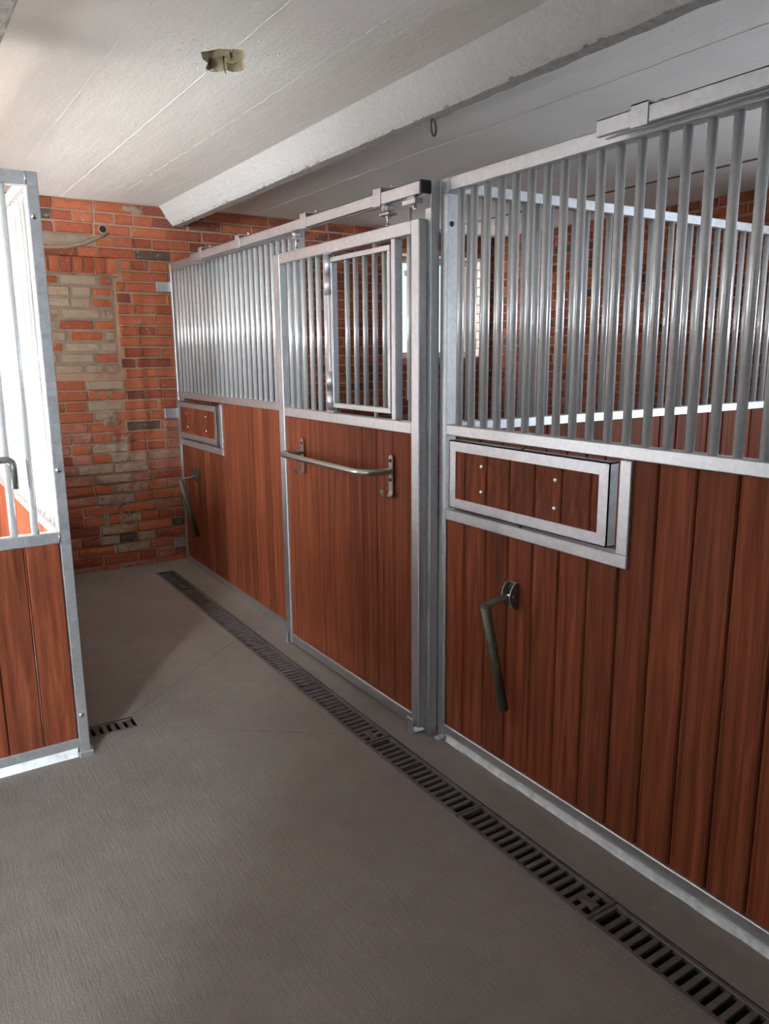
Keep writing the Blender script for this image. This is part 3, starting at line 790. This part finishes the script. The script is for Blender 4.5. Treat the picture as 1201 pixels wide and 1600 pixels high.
# --- left-hand stall: front facing the camera and its side along the passage
QY = 0.782; QX1 = -1.266
qf = thing('stall_front_panel', 'low-boarded barred stall front facing the camera at the left edge', 'stall panel', (-2.6, QY+0.02, 0))
abs_obj('corner_post', B(QX1-0.040, QX1, QY, QY+0.045, 0.0, 2.200, 0.003), GALV, qf)
low_strip(qf, XL+0.05, QX1-0.048, QY+0.002, QY+0.040, 0.0495, 'x')
abs_obj('foot_plate', B(QX1-0.046, QX1+0.010, QY-0.012, QY+0.045, 0.0, 0.034, 0.004), GALV, qf)
for nm, a, b in (('top_rail', 2.153, 2.199), ('middle_rail', 0.888, 0.932), ('bottom_rail', 0.050, 0.090)):
    abs_obj(nm, B(XL+0.03, QX1-0.041, QY, QY+0.042, a, b, 0.003), GALV, qf)
abs_obj('wall_post', B(XL+0.005, XL+0.045, QY, QY+0.045, 0.0, 2.200, 0.003), GALV, qf)
x = -1.385
while x > XL+0.08:
    obj('bar', BARM, TUBE, qf, (x, QY+0.021, 0.930), scale=(1, 1, 2.155-0.930)); x -= 0.0718
obj('board', BOARDX, WOOD, qf, (-1.367, QY+0.008, 0.086), scale=(0.98, 1, 0.892-0.086))
x = -1.430-0.0617
while x > XL+0.1:
    obj('board', BOARDX, WOOD, qf, (x, QY+0.008, 0.086), scale=(1, 1, 0.892-0.086)); x -= 0.1235
for z in (2.052, 1.164, 0.185):
    m = MB(); m.dome((0, 0, 0), (0, -1, 0), 0.011, 0.007, 12, 4); obj('bolt', m, ZINC, qf, (-1.289, QY, z))
for z in (2.176, 0.910):   # weld beads beside the post
    m = MB(); m.tube([(QX1-0.0405, QY-0.001, z-0.022), (QX1-0.0405, QY-0.001, z+0.022)], 0.0032, 6); abs_obj('weld_bead', m, ZINC, qf)
# pull handle on the front, only its elbow end is in the picture
hd = thing('pull_handle', 'grey bent-tube pull handle on the bars at the left edge', 'handle', (-1.6, QY-0.05, 1.2))
m = MB(); pts = [(-1.80, QY-0.05, 1.222), (-1.475, QY-0.05, 1.222)]
for k in range(7):
    a = math.pi/2*k/6; pts.append((-1.468+0.024*math.sin(a), QY-0.05, 1.198+0.024*math.cos(a)))
pts.append((-1.444, QY-0.05, 1.118)); m.tube(pts, 0.0125, 12); abs_obj('handle_tube', m, GALVD, hd)
m = MB(); m.tube([(-1.70, QY-0.05, 1.222), (-1.70, QY+0.006, 1.222)], 0.009, 10); abs_obj('standoff', m, GALV, hd)
m = MB(); m.box(-1.76, -1.64, QY-0.002, QY+0.006, 1.19, 1.25, 0.002); abs_obj('mounting_plate', m, GALV, hd)

sp = thing('stall_side_panel', 'sunlit barred side of the left stall seen from inside through its front', 'stall panel', (QX1-0.02, 2.1, fz(2.1)))
for nm, a, b in (('top_rail', 2.153, 2.199), ('middle_rail', 0.888, 0.932)):
    abs_obj(nm, B(QX1-0.042, QX1, QY+0.046, YE-0.06, a, b, 0.003), GALV, sp)
abs_obj('wall_post', B(QX1-0.042, QX1, YE-0.060, YE-0.018, fz(YE), 2.199, 0.003), GALV, sp)
m = MB(); a, b = QY+0.046, YE-0.061
m.add([(x, yy, fz(yy)+dz) for dz in (0.002, 0.040) for yy in (a, b) for x in (QX1-0.042, QX1)], [(0,2,3,1),(4,5,7,6),(0,1,5,4),(2,6,7,3),(0,4,6,2),(1,3,7,5)])
abs_obj('bottom_rail', m, GALV, sp)
y = QY+0.10
while y < YE-0.08:
    obj('bar', BARM, TUBE, sp, (QX1-0.021, y, 0.930), scale=(1, 1, 2.155-0.930)); y += 0.0718
ed = [QY+0.048+0.1235*k for k in range(21)]; ed = [e for e in ed if e < YE-0.07] + [YE-0.062]
board_run_y(sp, ed, 0.075, 0.892, QX1-0.034)

# ------------------------------------------------------------------ sliding door
DXF, DXB = -0.080, -0.040
DY0, DY1 = 0.186, 1.432
dr = thing('sliding_door', 'sliding stall door with small barred window and blanket rail', 'door', (-0.06, 0.81, 0.03))
abs_obj('stile', B(DXF, DXB, DY0, DY0+0.050, 0.034, 2.062, 0.003), GALV, dr)
abs_obj('stile', B(DXF, DXB, DY1-0.060, DY1, 0.034, 2.062, 0.003), GALV, dr)
for nm, a, b in (('top_rail', 2.012, 2.062), ('middle_rail', 1.266, 1.312), ('bottom_rail', 0.034, 0.084)):
    abs_obj(nm, B(DXF, DXB, DY0+0.051, DY1-0.061, a, b, 0.003), GALV, dr)
ed = [DY0+0.049, 0.262, 0.383, 0.507, 0.624, 0.742, 0.866, 0.988, 1.107, 1.228, 1.335, DY1-0.059]
for a, b in zip(ed[:-1], ed[1:]):
    obj('board', BOARDY, WOOD, dr, (DXF+0.010, (a+b)/2, 0.080), scale=(0.8, (b-a)/0.1235, 1.270-0.080))
for y in (0.932, 1.006, 1.080, 1.155, 1.230, 1.300):
    obj('bar', BARM, TUBE, dr, (-0.060, y, 1.310), scale=(0.92, 0.92, 2.014-1.310))
abs_obj('window_stile', B(DXF+0.003, DXB, 0.350, 0.378, 1.312, 2.012, 0.002), GALV, dr)
abs_obj('window_stile', B(DXF+0.006, DXB-0.002, 0.886, 0.906, 1.312, 2.012, 0.002), GALV, dr)
# the barred flap in the door
fw0, fw1, z0, z1 = 0.388, 0.872, 1.336, 1.994
fwin = MB(); x0, x1 = -0.076, -0.046
for (a, b, c, e) in ((fw0, fw1, z0, z0+0.022), (fw0, fw1, z1-0.022, z1), (fw0, fw0+0.020, z0+0.022, z1-0.022), (fw1-0.020, fw1, z0+0.022, z1-0.022)):
    fwin.box(x0, x1, a, b, c, e, 0.002)
flap = abs_obj('barred_flap', fwin, GALV, dr)
for y in (0.445, 0.519, 0.596, 0.671, 0.744):
    obj('bar', BARM, TUBE, flap, (-0.061, y, z0+0.020), scale=(0.85, 0.85, z1-z0-0.040))
m = MB(); m.tube([(-0.061, 0.519, 1.302), (-0.061, 0.519, 1.40)], 0.0085, 10); m.tube([(-0.061, 0.519, 1.95), (-0.061, 0.519, 2.02)], 0.0085, 10); abs_obj('slide_bolt', m, TUBE, flap)
for (a, b) in ((1.835, 2.006), (1.325, 1.500)):      # barrel hinges
    mid = (a+b)/2
    for (c, e, r) in ((a, mid-0.002, 0.021), (mid+0.002, b, 0.019)):
        m = MB(); m.tube([(-0.074, 0.882, c), (-0.074, 0.882, e)], r, 14); abs_obj('hinge_barrel', m, GALV, dr)
for z in (1.318, 2.008):
    abs_obj('hinge_plate', B(-0.086, -0.050, 0.840, 0.905, z-0.003, z+0.003, 0.001), ZINC, dr)
# latch rod down the closing side, running up to the track
m = MB(); m.tube([(-0.060, 0.270, 1.314), (-0.060, 0.270, 2.110)], 0.0080, 12); abs_obj('latch_rod', m, TUBE, dr)
m = MB(); m.tube([(-0.060, 0.270, 1.395), (-0.060, 0.270, 2.010)], 0.0125, 12); abs_obj('rod_sleeve', m, TUBE, dr)
m = MB(); m.box(-0.072, -0.048, 0.279, 0.296, 1.868, 1.888, 0.002); abs_obj('rod_clip', m, FRAMEW, dr)
# hangers with their little rollers
for y in (0.415, 1.205):
    m = MB(); m.box(-0.086, -0.044, y-0.035, y+0.030, 2.104, 2.112, 0.001); m.tube([(-0.064, y, 2.060), (-0.064, y, 2.140)], 0.006, 10)
    m.tube([(-0.064, y, 2.064), (-0.064, y, 2.072)], 0.011, 6); m.tube([(-0.064, y, 2.094), (-0.064, y, 2.103)], 0.011, 6)
    abs_obj('hanger_bolt', m, ZINC, dr)
    m = MB(); m.box(-0.082, -0.047, y-0.018, y+0.018, 2.120, 2.140, 0.003); m.tube([(-0.088, y, 2.133), (-0.040, y, 2.133)], 0.010, 12); abs_obj('roller', m, ZINC, dr)
m = MB(); m.dome((0, 0, 0), (-1, 0, 0), 0.008, 0.004, 10, 3); obj('rivet', m, ZINC, dr, (DXF, DY1-0.085, 2.032))

# channel the door closes into
cp = thing('closing_channel', 'narrow dark steel channel between sliding door and corner post', 'channel', (-0.02, 0.18, 0))
m = MB(); m.box(-0.040, -0.001, 0.163, 0.168, 0.0, 2.196, 0.001); m.box(-0.040, -0.036, 0.168, 0.20, 0.0, 2.10, 0.001); m.box(-0.005, -0.001, 0.168, 0.20, 0.0, 2.10, 0.001)
abs_obj('channel_profile', m, GALV, cp)

# ------------------------------------------------------------------ door tracks
def track(label, ya, yb, z0, z1, clamps, cap, zt):
    t = thing('door_track', label, 'door track', (-0.065, (ya+yb)/2, z0))
    m = MB(); xa, xb = -0.088, -0.042; w = 0.004     # C rail open below
    m.box(xa, xa+w, ya, yb, z0, z1, 0.001); m.box(xb-w, xb, ya, yb, z0, z1, 0.001); m.box(xa, xb, ya, yb, z1-w, z1, 0.001)
    m.box(xa+w, xa+0.014, ya, yb, z0, z0+w); m.box(xb-0.014, xb-w, ya, yb, z0, z0+w)
    abs_obj('track_rail', m, GALV, t)
    if cap is not None:
        abs_obj('end_cap', B(xa, xb, cap-0.012, cap, z0-0.001, z1+0.001, 0.002), BLACK, t)
    for y in clamps:
        m = MB(); m.box(xa-0.003, xa, y-0.028, y+0.028, z0-0.006, zt+0.005, 0.001); m.box(xa-0.003, 0.030, y-0.028, y+0.028, zt, zt+0.005, 0.001)
        abs_obj('clamp', m, GALV, t)
        m = MB(); m.tube([(-0.030, y-0.02, zt+0.005), (-0.030, y-0.02, zt+0.018)], 0.007, 6); abs_obj('clamp_bolt', m, ZINC, t)
    return t
track('galvanised sliding track with a black end cap above the sliding door', 0.172, 2.62, 2.146, 2.190, (0.455, 1.085, 1.86, 2.44), 0.172, 2.2065)
track('galvanised sliding track with clamp above the right-hand stall front', YN, -0.655, 2.152, 2.194, (-0.800, -2.2, -3.2), None, 2.199)
# lower guide lip that hangs under the track over the door opening
gl = thing('track_stop', 'small bright steel stop block under the track next to the black end cap', 'track stop', (-0.06, 0.24, 2.12))
m = MB(); m.box(-0.084, -0.046, 0.205, 0.29, 2.118, 2.136, 0.002); m.box(-0.075, -0.055, 0.225, 0.27, 2.136, 2.150, 0.002); abs_obj('stop_block', m, GALV, gl)
m = MB(); m.tube([(-0.065, 0.235, 2.104), (-0.065, 0.235, 2.119)], 0.009, 6); abs_obj('stop_bolt', m, ZINC, gl)

# floor guides of the door
def guide(label, y, w):
    g = thing('door_guide', label, 'door guide', (-0.09, y, fz(y)), 'floor guides of the sliding door')
    m = MB(); z = fz(y); m.box(-0.096, -0.091, y-w, y+w, z+0.002, z+0.066, 0.002); m.box(-0.096, -0.030, y-w, y+w, z, z+0.005, 0.001); abs_obj('guide_plate', m, GALV, g)
guide('small steel floor guide at the closing edge of the sliding door', 0.225, 0.022)
guide('small steel floor guide at the far foot of the sliding door', 1.415, 0.020)

# ------------------------------------------------------------------ blanket rail on the door
br = thing('blanket_rail', 'curved tube blanket rail with two hook plates on the sliding door', 'blanket rail', (-0.14, 0.77, 1.1))
XA, XO = -0.078, -0.215; ya, yb, zr, R = 0.378, 1.172, 1.103, 0.075
pts = [(XA, ya, zr)]
for k in range(9):
    a = math.pi/2*k/8; pts.append((XO+R - R*math.sin(a), ya+R - R*math.cos(a), zr))
for k in range(9):
    a = math.pi/2*k/8; pts.append((XO+R - R*math.cos(a), yb-R + R*math.sin(a), zr))
pts.append((XA, yb, zr)); m = MB(); m.tube(pts, 0.0135, 14); abs_obj('rail_tube', m, STAIN, br)
for y in (ya, yb):
    m = MB(); w = 0.0145; x0 = -0.0795     # oblong plate with a rounded top, its foot bent up into a hook
    poly = [(y-w, 1.015), (y+w, 1.015), (y+w, 1.155)] + [(y+w*math.cos(a), 1.155+w*math.sin(a)) for a in [math.pi*k/8 for k in range(1, 8)]] + [(y-w, 1.155)]
    m.prism(poly, 0, x0-0.004, x0)
    prof = []
    for k in range(9):
        a = math.pi*k/8; prof.append((x0-0.002-0.022+0.022*math.cos(a), 1.016-0.022*math.sin(a)))
    prof.append((x0-0.046, 1.030))
    for (p, q) in zip(prof[:-1], prof[1:]):
        d = Vector((q[0]-p[0], 0, q[1]-p[1])).normalized(); nn = Vector((-d.z, 0, d.x))*0.002
        vs = []
        for (c, sy) in ((p, -w), (q, -w), (q, w), (p, w)):
            vs.append((c[0]+nn.x, y+sy, c[1]+nn.z))
        for (c, sy) in ((p, -w), (q, -w), (q, w), (p, w)):
            vs.append((c[0]-nn.x, y+sy, c[1]-nn.z))
        m.add(vs, [(0,1,2,3),(7,6,5,4),(0,4,5,1),(1,5,6,2),(2,6,7,3),(3,7,4,0)])
    abs_obj('hook_plate', m, STAIN, br)
    for z in (1.146, 1.066):
        m = MB(); m.tube([(x0-0.003, y, z), (x0-0.010, y, z)], 0.0075, 6); abs_obj('bolt', m, RUST, br)

# ------------------------------------------------------------------ folding saddle racks
def saddle_rack(label, y, z):
    t = thing('saddle_rack', label, 'saddle rack', (-0.05, y, z), 'folding saddle racks on the stall fronts')
    m = MB(); m.box(0.000, 0.008, y-0.021, y+0.021, z-0.048, z+0.050, 0.002); abs_obj('back_plate', m, GALVD, t)
    for s in (-1, 1):
        poly = [(0.001, z-0.048), (-0.016, z-0.040), (-0.030, z-0.018), (-0.034, z+0.005), (-0.028, z+0.028), (-0.014, z+0.046), (0.001, z+0.050)]
        m = MB(); m.prism(poly, 1, y+s*0.021-0.002, y+s*0.021+0.002); abs_obj('cheek', m, GALVD, t)
    m = MB(); m.tube([(-0.018, y-0.026, z+0.004), (-0.018, y+0.026, z+0.004)], 0.0045, 10); abs_obj('hinge_pin', m, ZINC, t)
    xo = -0.142; za, zb2 = z+0.004, z-0.016      # flat arm, a little down at its end
    m = MB(); w = 0.0175
    top = [(-0.006, -w), (-0.006, w)] + [(xo+w*0.9-w*math.sin(a), w*math.cos(a)) for a in [math.pi*k/8 for k in range(9)]]
    def zz(x): return za + (zb2-za)*(-x)/0.142
    n = len(top); vs = [(x, y+v, zz(x)-0.003) for x, v in top] + [(x, y+v, zz(x)+0.003) for x, v in top]
    m.add(vs, [tuple(range(n)), tuple(reversed(range(n, 2*n)))] + [(i, (i+1) % n, (i+1) % n+n, i+n) for i in range(n)])
    abs_obj('arm', m, GALVD, t)
    m = MB(); m.tube([(-0.126, y, zb2-0.002), (-0.030, y, zb2-0.415)], 0.0180, 16); abs_obj('support_tube', m, DULLZ, t)
    m = MB(); m.dome((0, 0, 0), (0, 0, 1), 0.006, 0.003, 8, 3); obj('rivet', m, RUST, t, (-0.126, y, zz(-0.126)+0.003))
saddle_rack('dark folding saddle rack hanging on the boards below the right feed hatch', -0.280, 0.728)
saddle_rack('dark folding saddle rack on the far stall front beside the brick wall', 2.955, 0.742)

# ------------------------------------------------------------------ drain grates
PIT = 0.0364
gb = MB(); gb.box(-0.046, 0.046, -0.0092, 0.0092, -0.014, -0.002, 0.0015); GBM = gb.mesh('grate_bar')
ORD = ['first', 'second', 'third', 'fourth', 'fifth', 'sixth', 'seventh', 'eighth', 'ninth', 'tenth', 'eleventh', 'twelfth', 'thirteenth']
joints = [3.086, 2.65, 2.05, 1.45, 0.85, 0.25, -0.35, -0.95, -1.55, -2.15, -2.75, -3.35]
gx = (DX0+DX1)/2; hw = (DX1-DX0)/2-0.002
for i, (b, a) in enumerate(zip(joints[:-1], joints[1:])):
    c = (a+b)/2; L = b-a-0.004; zc = fz(c); slope = math.atan(0.0165) if c > 0.25 else 0.0
    t = thing('drain_grate', 'black slotted grate in the long floor drain, %s from the brick wall' % ORD[i], 'drain grate', (gx, c, zc), 'grates of the long floor drain')
    t.rotation_euler = (slope, 0, 0)
    m = MB()
    for (x0, x1) in ((-hw, -0.046), (0.046, hw)): m.box(x0, x1, -L/2, L/2, -0.016, 0.000, 0.002)
    ne = 0.012
    m.box(-0.046, 0.046, -L/2, -L/2+ne, -0.016, -0.0005); m.box(-0.046, 0.046, L/2-ne, L/2, -0.016, -0.0005)
    fo = obj('grate_frame', m, GRATE, t, (gx, c, zc))
    nb = int(round((L-2*ne)/PIT)); p = (L-2*ne)/nb
    for k in range(1, nb):
        o = obj('grate_bar', GBM, GRATE, t, (gx, c, zc)); o.location = (0, -L/2+ne+p*k, 0)
    if i % 2 == 0:
        m = MB(); m.box(-0.016, 0.016, -0.03, 0.03, -0.013, -0.001, 0.003); m.tube([(0, 0, -0.003), (0, 0, 0.0005)], 0.008, 8)
        o = obj('locking_bar', m, GRATE, t, (gx, c, zc)); o.location = (0, -L/2+0.05, 0)
t = thing('drain_grate', 'short slotted drain grate crossing the floor beside the left stall post', 'drain grate', ((CX0+CX1)/2, (CY0+CY1)/2, fz(0.958)))
yc = (CY0+CY1)/2; xc = (CX0+CX1)/2; zc = fz(yc); m = MB(); L = CX1-CX0-0.006; hh = (CY1-CY0)/2-0.002
for (a, b) in ((-hh, -0.036), (0.036, hh)): m.box(-L/2, L/2, a, b, -0.016, 0.0, 0.002)
m.box(-L/2, -L/2+0.006, -0.036, 0.036, -0.016, -0.0005); 
obj('grate_frame', m, GRATE2 if 'GRATE2' in globals() else GRATE, t, (xc, yc, zc))
gb2 = MB(); gb2.box(-0.0092, 0.0092, -0.036, 0.036, -0.014, -0.001, 0.0015); GBM2 = gb2.mesh('grate_bar')
k = 0; x = CX1-0.022
while x > CX0+0.02:
    obj('grate_bar', GBM2, GRATE, t, (x, yc, zc)); x -= 0.0340
